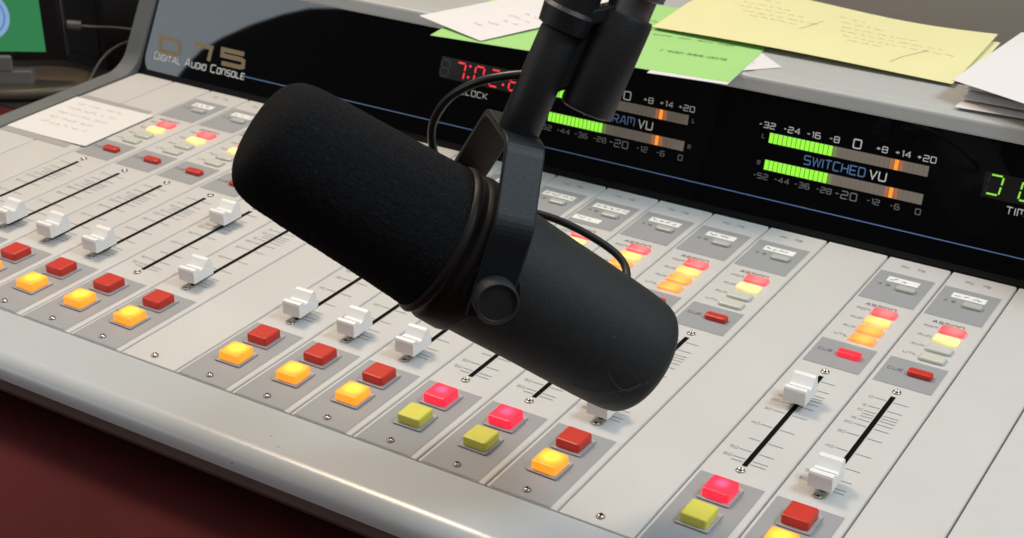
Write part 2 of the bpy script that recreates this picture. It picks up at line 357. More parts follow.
cache = {}
def sub(key, maker, name, parent, loc):
    if key not in cache: cache[key] = maker().build(name, parent, loc); return cache[key]
    o = cache[key].copy(); o.name = name; COL.objects.link(o); o.parent = parent; o.location = [c * U for c in loc]
    if 'label' in o: del o['label']
    return o
CH = {  # knob height on the slot, on-button lit, cue lit, lit assign keys
 -3: (0, 0, 0, 2), -2: (0, 0, 0, 2), -1: (0, 0, 0, 2), 0: (0, 0, 0, 2), 1: (1.80, 0, 0, 2), 2: (.02, 0, 0, 2), 4: (0.02, 0, 0, 2), 5: (-.02, 0, 0, 2),
 6: (-.01, 0, 0, 2), 7: (1.0, 1, 0, 4), 8: (1.05, 1, 0, 4), 9: (0, 0, 0, 2), 11: (1.62, 1, 1, 4), 12: (-.01, 0, 0, 2)}
active_mesh = None
for ch in range(-5, 17):
    if ch in CH:
        ky, on, cue, na = CH[ch]
        if active_mesh is None:
            mb = strip_plate(); print_active(mb); st = part(mb, 'channel_strip', loc=(ch, 0, 0)); active_mesh = st
        else:
            st = active_mesh.copy(); COL.objects.link(st); st.location = [c * U for c in (Vector((ch, 0, 0)) - OFF)]; st.name = 'channel_strip'
        sub('eye', eyelet_mesh, 'fader_screw', st, (0, 0, .001)); sub('eye', eyelet_mesh, 'fader_screw', st, (0, 2.75, .001))
        k = sub('knob', knob_mesh, 'fader_knob', st, (0, ky, 0))
        if not k.modifiers: bevel(k, .012, 2, 50)
        b1 = sub('red%d' % on, lambda: cap_mesh(M['redlit'] if on else M['redcap']), 'on_button', st, (.003, -.585, .004))
        b2 = sub('yel%d' % on, lambda: cap_mesh(M['yelcap'] if on else M['amber']), 'off_button', st, (.003, -1.165, .004))
        b1['label'] = 'lit pink-red button' if on else 'unlit dark red button'
        b2['label'] = 'unlit greenish yellow button' if on else 'glowing amber button'
        for q, dev in ((k, .02), (b1, .025), (b2, .025)): q.rotation_euler.z = random.uniform(-dev, dev)
        c = sub('cue%d' % cue, lambda: small_cap(M['cuelit'] if cue else M['redcap'], .34, .15, .075), 'cue_button', st, (.125, 3.31, .004))
        if cue: c['label'] = 'lit red cue button'
        for i in range(4):
            lit = i < na; mm = ('a_red', 'a_yel' if na == 4 else 'a_lem', 'a_org', 'a_org')[i] if lit else 'clrcap'
            a = sub('as' + mm, lambda: small_cap(M[mm], .36, .21, .05), 'assign_button', st, (.125, LABY[i] - .025, 0))
            if lit: a['label'] = {'a_red': 'lit red assign button', 'a_yel': 'lit yellow assign button', 'a_lem': 'lit lemon yellow assign button', 'a_org': 'lit orange assign button'}[mm]
        sub('src', lambda: small_cap(M['srccap'], .30, .15, .05), 'source_button', st, (.14, 5.60, .004))
        mb = MB(); w = random.uniform(.22, .31); mb.sheet(-w, w + .03, -.085, .085, .009, M['tag'])
        scribble(mb, -w + .04, w - .02, 0, .085, M['ink'], flat, .012, .013, random, .45)
        mb.build('name_tag', st, (0, 5.86, 0))
        if ch in (6, 7 - 1):
            mb = MB(); mb.sheet(-.3, .2, -.08, .08, .009, M['tag']); scribble(mb, -.24, .12, 0, .08, M['softink'], flat, .012, .013, random, .45); mb.build('name_tag', st, (-.08, 5.30, 0))
        if ch == 2:
            mb = MB(); mb.lathe([(0, .017), (.006, .014)], M['dark'], 10); mb.build('speck', st, (-.36, -1.05, .005))
    else:
        st = part(strip_plate(), 'blank_strip', loc=(ch, 0, 0))
    st.parent = console
    sub('scr', screw_mesh, 'screw', st, (.015, -1.72, .004))
# tray beneath the strips, body, front rail
mb = MB(); mb.box(XL, XR, YF + .02, 6.9, -1.08, -.17, M['dark']); part(mb, 'chassis')
def arc(cy, cz, r, a0, a1, n): return [(cy + r * math.cos(R(a0 + (a1 - a0) * i / n)), cz + r * math.sin(R(a0 + (a1 - a0) * i / n))) for i in range(n + 1)]
prof = [(YF - .018, -.6), (YF - .018, -.02), (YF - .03, -.002)] + arc(-2.66, -.29, .29, 90, 172, 14) + [(-2.952, -.30)]
prof = list(prof)
prof += [(-2.95, -.305), (-2.93, -.47), (-2.86, -.58)]
mb = MB(); n = len(prof)
vs = [(-5.92, y, z) for y, z in prof] + [(XR, y, z) for y, z in prof]
for i in range(n - 1):
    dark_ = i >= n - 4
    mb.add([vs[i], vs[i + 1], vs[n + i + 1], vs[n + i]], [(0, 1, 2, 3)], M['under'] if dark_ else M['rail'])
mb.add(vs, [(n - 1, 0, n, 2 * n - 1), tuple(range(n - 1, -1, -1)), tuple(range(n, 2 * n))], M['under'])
rail = part(mb, 'front_rail')
import bmesh
bm = bmesh.new(); bm.from_mesh(rail.data); bmesh.ops.remove_doubles(bm, verts=bm.verts, dist=1e-6); bmesh.ops.recalc_face_normals(bm, faces=bm.faces); bm.to_mesh(rail.data); bm.free()
for p in rail.data.polygons: p.use_smooth = len(p.vertices) == 4
rail.data.set_sharp_from_angle(angle=R(25))
# left end cheek: follows the desk surface, then sweeps up the bridge
TH = R(75.0); ct, s_t = math.cos(TH), math.sin(TH)
YH = 6.68
def up(v, off=0): return (YH + v * ct - off * s_t, v * s_t + off * ct)
ck = [(-2.7, .0), (6.22, .035)] + arc(6.22, .55, .515, -90, -13, 8)[1:]
ck += [up(2.05, .05), (7.16, 2.27), (10.4, 2.27), (10.4, -.75), (-2.7, -.75)]
mb = MB(); mb.prism([(y, z) for y, z in ck], -5.90, XL - .012, M['cheek']); mb.v = [(x + .24 * max(0, z - .1) * (1 if y > 6.2 else 0), y, z) for x, y, z in mb.v]; ch_ = part(mb, 'end_cheek'); bevel(ch_, .05, 3, 30)
# meter bridge: lid, black display panel
bridge = MB()
f0 = up(2.075, .03); f1 = (f0[0] + .005, 2.25)
prof = [f0, (f0[0], 2.045), (f0[0] + .03, 2.20), (f0[0] + .045, 2.235), (f0[0] + .08, 2.252), (f0[0] + .15, 2.255), (f0[0] + .17, 2.247), (f0[0] + .26, 2.252), (f0[0] + .32, 2.262), (10.4, 2.262), (10.4, -.7), (up(2.075, -.1)[0] + .6, -.7), up(2.06, -.3)]
bridge.prism([(y, z) for y, z in prof], XL + .002, XR, M['lid'])
br = part(bridge, 'meter_bridge'); bevel(br, .018, 2, 15)
def bsub(mb, name): return mb.build(name, br)                     # bridge parts keep the bridge's origin
def onp(u, v, z=0):
    y, zz = up(v, z); return (u - 0.0, y, zz)
mb = MB()
a0, a1 = 0.0, 2.075
vs = [onp(XL + .004, -.06), onp(XR, -.06), onp(XR, a1), onp(XL + .004, a1)] + [onp(XL + .004, -.06, -.12), onp(XR, -.06, -.12), onp(XR, a1, -.12), onp(XL + .004, a1, -.12)]
mb.add(vs, [(0, 1, 2, 3), (7, 6, 5, 4), (0, 4, 5, 1), (1, 5, 6, 2), (2, 6, 7, 3), (3, 7, 4, 0)], M['glass'])
mb.stroke([(-2.72, .405), (XR, .405)], .013, M['line'], onp, .004)
bsub(mb, 'display_panel')
mb = MB()   # foot strip under the panel
mb.prism([(6.60, -.05), (6.74, -.05), (6.74, .085), (6.685, .085), (6.655, .05), (6.62, .03)], XL + .01, XR, M['dark']); bsub(mb, 'panel_seal')
mb = MB()
DV = -.02
lettering(mb, 'D', -4.72, .68 + DV, .27, M['gold'], onp, 2.9, 1.9, align='c', ital=-.0)
lettering(mb, '@', -3.83, .70 + DV, .27, M['gold'], onp, 2.5, 2.0, align='c'); lettering(mb, '5', -3.04, .72 + DV, .27, M['gold'], onp, 3.1, 2.0, align='c')
lettering(mb, 'DIGITAL AUDIO CONSOLE', -5.10, .415, .145, M['pwhite'], onp, 1.2, .8, align='l', ital=.14, gap=1.7, small=.76)
bsub(mb, 'maker_lettering')
def meter(x0, title, side):
    mb = MB(); seg = (10.84 - 8.22) / 34
    for bi, v0 in enumerate((1.306, .865)):
        v1 = v0 + .168; v0 += .002
        m2 = MB(); m2.add([onp(x0, v0, .003), onp(x0 + 2.62, v0, .003), onp(x0 + 2.62, v1, .003), onp(x0, v1, .003)], [(0, 1, 2, 3)], M['bar'])
        for i in range(34):
            a, b = x0 + i * seg + .007, x0 + (i + 1) * seg - .007; mm = None
            if i < 14: mm = 'seggreen'
            elif i == 14: mm = 'segdimg'
            elif i == 27: mm = 'segorange'
            elif i in (26, 28): mm = 'segdim'
            if mm: m2.add([onp(a, v0 + .004, .007), onp(b, v0 + .004, .007), onp(b, v1 - .004, .007), onp(a, v1 - .004, .007)], [(0, 1, 2, 3)], M[mm])
            else: m2.add([onp(b, v0 + .004, .006), onp(b + .011, v0 + .004, .006), onp(b + .011, v1 - .004, .006), onp(b, v1 - .004, .006)], [(0, 1, 2, 3)], M['barline'])
        bsub(m2, 'level_bar')
        for sx in side: lettering(mb, 'LR'[bi], x0 + sx, 1.40 if bi == 0 else .96, .065, M['pgrey'], onp, 1.0, .8)
    d = x0 - 8.22
    for t, x, h in (('-32', 8.15, .088), ('-24', 8.575, .088), ('-16', 8.945, .088), ('-8', 9.29, .088), ('0', 9.67, .135), ('+8', 10.07, .088), ('+14', 10.41, .088), ('+20', 10.78, .088)):
        lettering(mb, t, x + d, 1.582, h, M['pwhite'], onp, 1.35, .8)
    for t, x, h in (('-52', 8.19, .08), ('-44', 8.557, .08), ('-36', 8.908, .08), ('-28', 9.275, .08), ('-20', 9.643, .115), ('-12', 10.09, .08), ('-6', 10.44, .08), ('0', 10.81, .085)):
        lettering(mb, t, x + d, .752, h, M['pgrey'], onp, 1.35, .8)
    lettering(mb, title, 9.875 + d, 1.165, .135, M['pblue'], onp, 1.12, .8, align='r', gap=1.5); lettering(mb, 'VU', 9.955 + d, 1.165, .135, M['pwhite'], onp, 1.22, .85, align='l', gap=1.5)
    bsub(mb, 'scale_lettering')
meter(8.22, 'SWITCHED', (-.1,)); meter(4.155, 'PROGRAM', (2.72,))
def seven(mb, u, v, w, h, segs, m, sl=.10, t=.03):
    k = lambda a, b: (u + a * w + sl * b * h, v + b * h)
    S7 = {'a': ((.1, 1), (.9, 1)), 'b': ((1, .94), (1, .56)), 'c': ((1, .44), (1, .06)), 'd': ((.1, 0), (.9, 0)), 'e': ((0, .06), (0, .44)), 'f': ((0, .56), (0, .94)), 'g': ((.12, .5), (.88, .5))}
    for s_ in segs: mb.stroke([k(*S7[s_][0]), k(*S7[s_][1])], t, m, onp, .008)
D7 = {'7': 'abcf'[:3], '0': 'abcdef', '2': 'abged', '3': 'abgcd', '8': 'abcdefg', ' ': '', ']': 'abcd', '6': 'acdefg'}
mb = MB(); mb.add([onp(1.82, 1.215, .003), onp(4.0, 1.215, .003), onp(4.0, 1.60, .003), onp(1.82, 1.60, .003)], [(0, 1, 2, 3)], M['lens'])
for i, c in enumerate(' 70283'):
    x = 1.81 + i * .33 + (.07 if i >= 2 else 0) + (.08 if i >= 4 else 0)
    if c == ' ': seven(mb, x, 1.255, .18, .29, 'abcdefg', M['dim7'])
    else: seven(mb, x, 1.255, .18, .29, D7[c], M['red7'], t=.029)
for x in (2.425, 3.165):
    for v in (1.30, 1.50): mb.stroke([(x + v * .1 - .13, v), (x + v * .1 - .13, v + .04)], .04, M['red7'], onp, .008)
lettering(mb, 'CLOCK', 2.30, 1.05, .10, M['pwhite'], onp, 1.3, .8, align='l'); bsub(mb, 'clock_display')
mb = MB(); mb.add([onp(11.685, 1.195, .003), onp(13.7, 1.195, .003), onp(13.7, 1.585, .003), onp(11.685, 1.585, .003)], [(0, 1, 2, 3)], M['lens'])
for i, c in enumerate(']088'): seven(mb, 11.74 + i * .49, 1.26, .2, .29, D7[c], M['grn7'], t=.027)
seven(mb, 11.74, 1.26, .2, .29, 'ef', M['dim7'], t=.034)
lettering(mb, 'TIMER', 12.10, 1.075, .105, M['pwhite'], onp, 1.3, .85, align='l'); bsub(mb, 'timer_display')

# ------------------------------------------------------------------ microphone
CAM = Vector((16.765, -14.471, 10.511))
Rr, Rd, Rf = Vector((.8483, .5295, 0)), Vector((.2396, -.3834, -.892)), Vector((-.4722, .7567, -.4521))
def at(x, y, D): return CAM + (Rr * ((x - 512) / 1518.44) + Rd * ((y - 269) / 1518.44) + Rf) * D
def spline(ps, n=8):
    out = []
    for i in range(len(ps) - 1):
        p = [Vector(ps[max(i - 1, 0)]), Vector(ps[i]), Vector(ps[i + 1]), Vector(ps[min(i + 2, len(ps) - 1)])]
        for k in range(n):
            t = k / n; out.append(.5 * (2 * p[1] + (p[2] - p[0]) * t + (2 * p[0] - 5 * p[1] + 4 * p[2] - p[3]) * t * t + (3 * p[1] - p[0] - 3 * p[2] + p[3]) * t ** 3))
    return out + [Vector(ps[-1])]
DN = Vector((.2396, -.3834, -.892)) * .055
P0 = Vector((8.439, -2.458, 3.482)) + DN; tip = Vector((6.997, -3.804, 4.726)); back = Vector((10.195, -1.13, 1.65))
bx = (back - tip).normalized()
dd = Rr * .27 + Rd * .41 - Rf * .87; dd = (dd - bx * dd.dot(bx)).normalized()
tz = bx.cross(dd).normalized()
if tz.z < 0: tz = -tz
dy = tz.cross(bx)                       # local y
sgn = 1 if dy.dot(dd) > 0 else -1       # side of the viewer
mic = tag(empty('microphone'), 'large black studio microphone with a thick foam windscreen in a metal yoke above the faders', 'microphone')
mic.matrix_world = Matrix(((bx.x, dy.x, tz.x, P0.x * U), (bx.y, dy.y, tz.y, P0.y * U), (bx.z, dy.z, tz.z, P0.z * U), (0, 0, 0, 1)))
def mloc(w):                            # world strip units -> microphone units
    w = Vector(w) - P0; return Vector((w.dot(bx), w.dot(dy), w.dot(tz)))
def smooth_prof(ps, n=6):
    out = []
    for i in range(len(ps) - 1):
        p = [Vector(ps[max(i - 1, 0)]), Vector(ps[i]), Vector(ps[i + 1]), Vector(ps[min(i + 2, len(ps) - 1)])]
        for k in range(n):
            t = k / n; a = .5 * (2 * p[1] + (p[2] - p[0]) * t + (2 * p[0] - 5 * p[1] + 4 * p[2] - p[3]) * t * t + (3 * p[1] - p[0] - 3 * p[2] + p[3]) * t ** 3)
            out.append(tuple(a))
    return out + [tuple(ps[-1])]
foam_prof = [(-2.40, .02), (-2.39, .28), (-2.35, .47), (-2.25, .61), (-2.08, .68), (-1.8, .71), (-1.2, .74), (-.5, .775), (-.10, .80), (-.05, .79), (-.03, .70)]
mb = MB(); mb.lathe(smooth_prof(foam_prof, 22), M['foam'], 260, 'x'); fr = random.Random(5); mb.v = [(x, y * k, z * k) for x, y, z in mb.v for k in (1 + fr.uniform(-.007, .009),)]; mb.v = [(x - .085 * (z / .8 + 1) * max(0, min(1, (x + 1.2) / 1.1)), y, z) for x, y, z in mb.v]; foam = mb.build('foam_windscreen', mic)
mb = MB(); mb.lathe([(-.12, .70), (-.10, .80), (-.07, .835), (-.03, .845), (.0, .83), (.02, .80), (.06, .80), (.09, .835), (.12, .845), (.36, .845), (.41, .83), (.43, .785)], M['collar'], 72, 'x'); mb.v = [(x - .06 * (z / .8 + 1) * max(0, (.43 - x) / .55), y, z) for x, y, z in mb.v]; co = mb.build('collar', mic); co.data.set_sharp_from_angle(angle=R(40))
mb = MB(); mb.lathe(smooth_prof([(.40, .79), (.7, .78), (1.3, .755), (2.0, .735), (2.40, .715), (2.61, .69), (2.71, .645), (2.77, .55), (2.80, .35), (2.805, .01)], 6), M['body'], 80, 'x'); mb.build('body', mic)
YX = .40
YTILT = R(-18)
TILT = Matrix.Translation((YX * U, 0, 0)) @ Matrix.Rotation(YTILT, 4, 'Y') @ Matrix.Translation((-YX * U, 0, 0))   # the yoke swivels about its knobs
mrot = Matrix((bx, dy, tz)).transposed()
SROT = R(-12)
tzz = (mrot @ (Matrix.Rotation(SROT, 3, 'Y') @ Vector((0, 0, 1)))).normalized()      # sleeve direction in the world
sbase = Vector((YX, 0, 0)) + Matrix.Rotation(YTILT, 3, 'Y') @ Vector((0, 0, 1.50))
PV = P0 + mrot @ sbase - tzz * 1.50
STILT = Matrix.Translation((sbase - Matrix.Rotation(SROT, 3, 'Y') @ Vector((0, 0, 1.50))) * U) @ Matrix.Rotation(SROT, 4, 'Y')
# yoke strap: path in (y, z), width along x
def rounded(path, r, n=5):
    out = [Vector(path[0])]
    for i in range(1, len(path) - 1):
        p, a, b = Vector(path[i]), Vector(path[i - 1]), Vector(path[i + 1]); u_, v_ = (a - p).normalized(), (b - p).normalized()
        rr = min(r, (a - p).length * .45, (b - p).length * .45)
        for k in range(n + 1):
            t = k / n; out.append(p + u_ * rr * (1 - t) ** 2 + v_ * rr * t ** 2)
    return out + [Vector(path[-1])]
sg = sgn
path = rounded([(-1.5 * sg, -.28), (-1.5 * sg, .5), (-.70 * sg, 1.48), (.42 * sg, 1.48), (.93 * sg, .72), (.93 * sg, -.28)], .12)
def strap(path, x0, x1, th, m):
    mb = MB(); n = len(path); vs = []; fs = []
    for i, p in enumerate(path):
        t = (path[min(i + 1, n - 1)] - path[max(i - 1, 0)]).normalized(); nn = Vector((-t.y, t.x)) * th / 2
        for x, q in ((x0, p + nn), (x1, p + nn), (x1, p - nn), (x0, p - nn)): vs.append((x, q.x, q.y))
    for i in range(n - 1):
        for k in range(4): fs.append((4 * i + k, 4 * i + (k + 1) % 4, 4 * i + 4 + (k + 1) % 4, 4 * i + 4 + k))
    fs += [(3, 2, 1, 0), (4 * n - 4, 4 * n - 3, 4 * n - 2, 4 * n - 1)]
    mb.add(vs, fs, m); return mb
yo = bevel(strap(path, YX - .215, YX + .215, .075, M['yoke']).build('yoke', mic), .02, 2, 30); yo.matrix_local = TILT
for q in (1, -1):
    s2 = sg * q; out = 0 if q == 1 else .57
    def sc(h): return (h + out) * s2
    mb = MB(); mb.lathe([(s2 * .76, .16), (sc(.78), .16), (sc(.80), .30), (sc(.885), .30)], M['yoke'], 40, 'y', (YX, 0, 0)); mb.lathe([(sc(.96), .20), (sc(1.0), .235), (sc(1.02), .235), (sc(1.17), .23), (sc(1.19), .215), (sc(1.185), .195), (sc(1.165), .185), (sc(1.165), .01)], M['body'], 40, 'y', (YX, 0, 0), True)
    k = mb.build('yoke_knob', mic)
    b_ = bmesh.new(); b_.from_mesh(k.data); bmesh.ops.recalc_face_normals(b_, faces=b_.faces); b_.to_mesh(k.data); b_.free(); k.data.set_sharp_from_angle(angle=R(40)); k.matrix_local = TILT
# sleeve rising from the yoke
mb = MB(); mb.lathe([(1.46, .20), (1.48, .215), (1.50, .222), (2.62, .222), (2.65, .21)], M['armblk'], 40, 'z'); sl = mb.build('mount_sleeve', mic); sl.matrix_local = STILT; sl.data.set_sharp_from_angle(angle=R(35))
# loose fibres stuck to the back of the body
def onbody(x, a):
    r = .735 - .03 * max(0, x - 2) + .004 - (.03 * max(0, x - 2.45) / .2); return (x, math.cos(a) * r * sgn, math.sin(a) * r)
mb = MB()
for pts in ([(1.95, -.75), (2.15, -.68), (2.3, -.50), (2.45, -.25), (2.5, -.1)], [(2.1, -.2), (2.3, -.32), (2.45, -.30), (2.52, -.1)], [(2.3, -.95), (2.42, -.8), (2.5, -.55)], [(.9, -.35), (1.0, -.3), (1.12, -.33)]):
    mb.tube([onbody(q.x, q.y) for q in spline([Vector((p[0], p[1], 0)) for p in pts])], .0028, M['lint'], 5)
mb.build('lint_fibre', mic)
# cable: loops out of the sleeve, passes behind, comes out above the body and dives into its back
cw = [(528, 74, 15.7), (505, 76, 15.75), (478, 82, 15.9), (450, 97, 16.2), (434, 120, 16.5), (432, 143, 16.75), (440, 168, 17.0), (462, 190, 17.4), (500, 206, 17.6), (535, 213, 17.6), (560, 221, 17.55), (585, 233, 17.5), (606, 246, 17.45), (619, 257, 17.4), (626, 270, 17.3), (626, 290, 17.1), (622, 305, 16.9)]
mb = MB(); mb.tube([mloc(at(*q)) for q in spline(cw)], .047, M['cable'], 12); mb.build('cable', mic)

# ------------------------------------------------------------------ boom arm end
arm = tag(empty('boom_arm', tuple(PV + tzz * 3)), 'black and grey boom arm socket reaching down from above to hold the microphone', 'boom arm')
arm_o = PV + tzz * 3
def aw(x, y, D): return at(x, y, D) - arm_o
_d = lambda w: (w - CAM).dot(Rf)
SD0, SD1 = _d(PV + tzz * 1.75), _d(PV + tzz * 2.75)
ax0, ax1 = aw(587, 107, SD0), aw(630, 8, SD1)
axd = (ax1 - ax0).normalized()
def along(mb, c0, d, prof, m, n=40):
    d = d.normalized(); u_ = d.orthogonal().normalized(); w_ = d.cross(u_); vs = []; fs = []
    for h, r in prof:
        for k in range(n):
            a = 2 * math.pi * k / n; vs.append(c0 + d * h + (u_ * math.cos(a) + w_ * math.sin(a)) * r)
    for j in range(len(prof) - 1):
        for k in range(n): fs.append((j * n + k, j * n + (k + 1) % n, j * n + n + (k + 1) % n, j * n + n + k))
    fs += [tuple(range(n - 1, -1, -1)), tuple(range((len(prof) - 1) * n, len(prof) * n))]; mb.add(vs, fs, m, True)
mb = MB(); along(mb, ax0, axd, [(-.05, .24), (-.03, .275), (.01, .288), (1.0, .288), (1.04, .275)], M['armblk']); o = mb.build('end_socket', arm); o.data.set_sharp_from_angle(angle=R(35))
mb = MB(); along(mb, ax0, axd, [(.98, .235), (1.25, .235), (1.27, .30), (1.5, .31), (1.52, .24), (3.2, .24)], M['armsteel']); o = mb.build('arm_tube', arm); o.data.set_sharp_from_angle(angle=R(35))
sleeve_top = PV + tzz * 2.64 - arm_o
def plate(a, b, h, th, m, name):
    """block between two axis points a and b, h tall along the arm, th thick"""
    mb = MB(); u_ = (b - a); d = axd; w_ = u_.cross(d).normalized() * th / 2; dv = d * h
    vs = [a - w_, b - w_, b + w_, a + w_, a - w_ + dv, b - w_ + dv, b + w_ + dv, a + w_ + dv]
    mb.add(vs, [(3, 2, 1, 0), (4, 5, 6, 7), (0, 1, 5, 4), (1, 2, 6, 5), (2, 3, 7, 6), (3, 0, 4, 7)], m); return bevel(mb.build(name, arm), .03, 2, 30)
plate(sleeve_top - tzz * .78, ax0 + axd * .34, .66, .16, M['armblk'], 'web_plate')
plate(sleeve_top + tzz * .02 - (ax1 - sleeve_top).normalized() * .12, ax0 + axd * 1.02, .2, .34, M['armblk'], 'clamp_plate')
mb = MB(); along(mb, sleeve_top, tzz, [(0, .20), (.03, .27), (.22, .29), (.26, .25), (.9, .25)], M['armblk']); o = mb.build('clamp_cap', arm); o.data.set_sharp_from_angle(angle=R(35))

# ------------------------------------------------------------------ papers
def paper(name, o, e1, e2, m, label, z=2.27, curl=None, inkfn=None, cat='paper', group=None, n=14, th=.006):
    """sheet with corner o and edge vectors e1, e2 (plan), lifted by curl(s, t)"""
    o = Vector(o); e1 = Vector(e1); e2 = Vector(e2); L1, L2 = e1.length, e2.length
    curl = curl or (lambda s, t: 0)
    cz = Vector((o.x + (e1.x + e2.x) / 2, o.y + (e1.y + e2.y) / 2, z))
    def place(a, b, k=0):
        s, t = a / L1, b / L2; p = o + e1 * s + e2 * t; return (p.x - cz.x, p.y - cz.y, curl(s, t) + k)
    mb = MB(); vs = []; fs = []
    for lay in (0, 1):
        for j in range(n + 1):
            for i in range(n + 1): vs.append(place(L1 * i / n, L2 * j / n, th * lay))
    N = (n + 1) ** 2; flip = e1.x * e2.y - e1.y * e2.x < 0
    for j in range(n):
        for i in range(n):
            q = (j * (n + 1) + i, j * (n + 1) + i + 1, (j + 1) * (n + 1) + i + 1, (j + 1) * (n + 1) + i)
            fs.append(tuple(reversed(q)) if not flip else q); q2 = tuple(k + N for k in q); fs.append(q2 if not flip else tuple(reversed(q2)))
    rim = [i for i in range(n + 1)] + [(j + 1) * (n + 1) + n for j in range(n)] + [n * (n + 1) + n - 1 - i for i in range(n)] + [(n - 1 - j) * (n + 1) for j in range(n - 1)]
    for a, b in zip(rim, rim[1:] + rim[:1]): fs.append((a, b, b + N, a + N))
    mb.add(vs, fs, m, True)
    if inkfn: inkfn(mb, lambda a, b, k: place(a, b, th + .004 + k), L1, L2)
    ob = mb.build(name, None, tuple(cz)); ob.data.set_sharp_from_angle(angle=R(40)); tag(ob, label, cat, group); return ob
rn = random.Random(3)
def ink_lines(m, rows, h, x0=.1, x1=.8, w=.014, rnd=rn):
    def f(mb, place, L1, L2):
        for v in rows: scribble(mb, L1 * x0 + rnd.uniform(0, .2), L1 * rnd.uniform(x1 - .25, x1), L2 * v, h, m, place, w, 0, rnd)
    return f
paper('paper_note', (-5.43, 3.14, 0), (2.05, .01, 0), (-.02, 1.79, 0), M['papw'], 'white handwritten note taped flat on the left end of the console', z=.008, inkfn=ink_lines(M['penpale'], (.86, .72, .58, .44, .30), .08, .12, .9), curl=lambda s, t: .02 * s ** 3)
for y, x0, x1, lb in ((5.02, -5.4, -3.62, 'strip of dull clear tape along the far edge of the taped note'), (3.06, -5.43, -3.7, 'strip of dull clear tape along the near edge of the taped note')):
    mb = MB(); mb.box(-(x1 - x0) / 2, (x1 - x0) / 2, -.10, .10, .002, .007, M['tape']); tag(mb.build('adhesive_tape', None, ((x0 + x1) / 2, y, 0)), lb, 'tape', 'tape strips on the console')
def green_ink(mb, place, L1, L2):
    lettering(mb, '/ 400-555-0015', L1 * .82, L2 * .30, .085, M['pendk'], lambda a, b, k: place(a, b, k), 1.2, .9, z=0)
    for v, a, b in ((.62, .35, .8), (.52, .3, .9), (.72, .5, .85)): scribble(mb, L1 * a, L1 * b, L2 * v, .08, M['pendk'], place, .016, 0, rn)
paper('paper_sheet', (2.25, 6.12, 0), (5.36, .55, 0), (-.30, 3.3, 0), M['pgreen'], 'pale green printed sheet overhanging the front edge of the meter bridge', z=2.285, inkfn=green_ink, curl=lambda s, t: -.01 * (1 - t))
paper('paper_sheet', (6.3, 6.40, 0), (1.33, .17, 0), (-.25, 2.6, 0), M['pap'], 'white sheet peeking out directly under the green sheet', z=2.272, curl=lambda s, t: 0)
paper('paper_sheet', (8.04, 7.80, 0), (-1.0, -.98, 0), (-1.4, 1.2, 0), M['pap'], 'white sheet whose inked corner pokes out between green and yellow sheets', z=2.268, inkfn=ink_lines(M['pen'], (.3, .18), .09, .1, .7))
paper('paper_sheet', (1.59, 6.73, 0), (1.60, -.47, 0), (1.5, 3.4, 0), M['pap'], 'narrow white handwritten sheet lying on the green sheet left of the boom arm', z=2.30, curl=lambda s, t: .05 * t + .05 * (1 - s) * (1 - t), inkfn=ink_lines(M['penpale'], (.14, .20, .27, .34, .41), .07, .5, .95))
def y_ink(mb, place, L1, L2):
    for v, a, b in ((.80, .06, .10), (.70, .05, .09), (.82, .16, .30), (.72, .17, .36), (.64, .17, .42), (.56, .20, .46), (.49, .24, .44), (.80, .50, .60), (.72, .52, .66), (.63, .54, .80), (.55, .55, .88), (.47, .57, .93), (.40, .60, .74)):
        scribble(mb, L1 * a, L1 * b, L2 * v, .075, M['penyel'], place, .010, 0, rn, .55)
    mb.stroke([(L1 * .47, L2 * .66), (L1 * .445, L2 * .5), (L1 * .43, L2 * .42)], .014, M['penyel'], place, 0); mb.stroke([(L1 * .85, L2 * .5), (L1 * .80, L2 * .3), (L1 * .78, L2 * .16)], .02, M['penyel'], place, 0)
yc = lambda s, t: .06 * math.sin(s * 5.5 + .6) * t + .05 * t + .03 * (1 - t) * math.sin(s * 4)
paper('paper_sheet', (5.62, 8.62, 0), (5.17, -.04, 0), (-.06, 2.2, 0), M['pyel'], 'lower yellow sheet hidden but for its right edge under the written yellow page', z=2.29, curl=lambda s, t: .03 * t)
paper('paper_sheet', (5.37, 8.38, 0), (5.3, -.03, 0), (-.06, 2.68, 0), M['pyel'], 'yellow page with faint handwriting lying on top of the meter bridge', z=2.34, curl=yc, inkfn=y_ink)
paper('paper_sheet', (11.0, 7.43, 0), (4.0, .1, 0), (.1, 3.0, 0), M['pap'], 'lowest white sheet of the loose stack at the right end of the bridge', z=2.30, curl=lambda s, t: .05 * s)
paper('paper_sheet', (10.96, 8.0, 0), (4.0, -.55, 0), (.2, 2.6, 0), M['pap'], 'middle white sheet of the loose stack at the right end of the bridge', z=2.42, curl=lambda s, t: .06 * s)
paper('paper_sheet', (10.99, 7.70, 0), (4.0, -.15, 0), (.15, 2.8, 0), M['pap'], 'white sheet directly above the lowest one of the loose right-hand stack', z=2.35, curl=lambda s, t: .07 * s + .03 * math.sin(t * 5))
paper('paper_sheet', (10.82, 7.75, 0), (3.9, -1.7, 0), (.30, 2.75, 0), M['pap'], 'topmost blank white sheet of the stack beside the yellow page', z=2.60, curl=lambda s, t: .04 * math.sin(s * 3) + .05 * t)

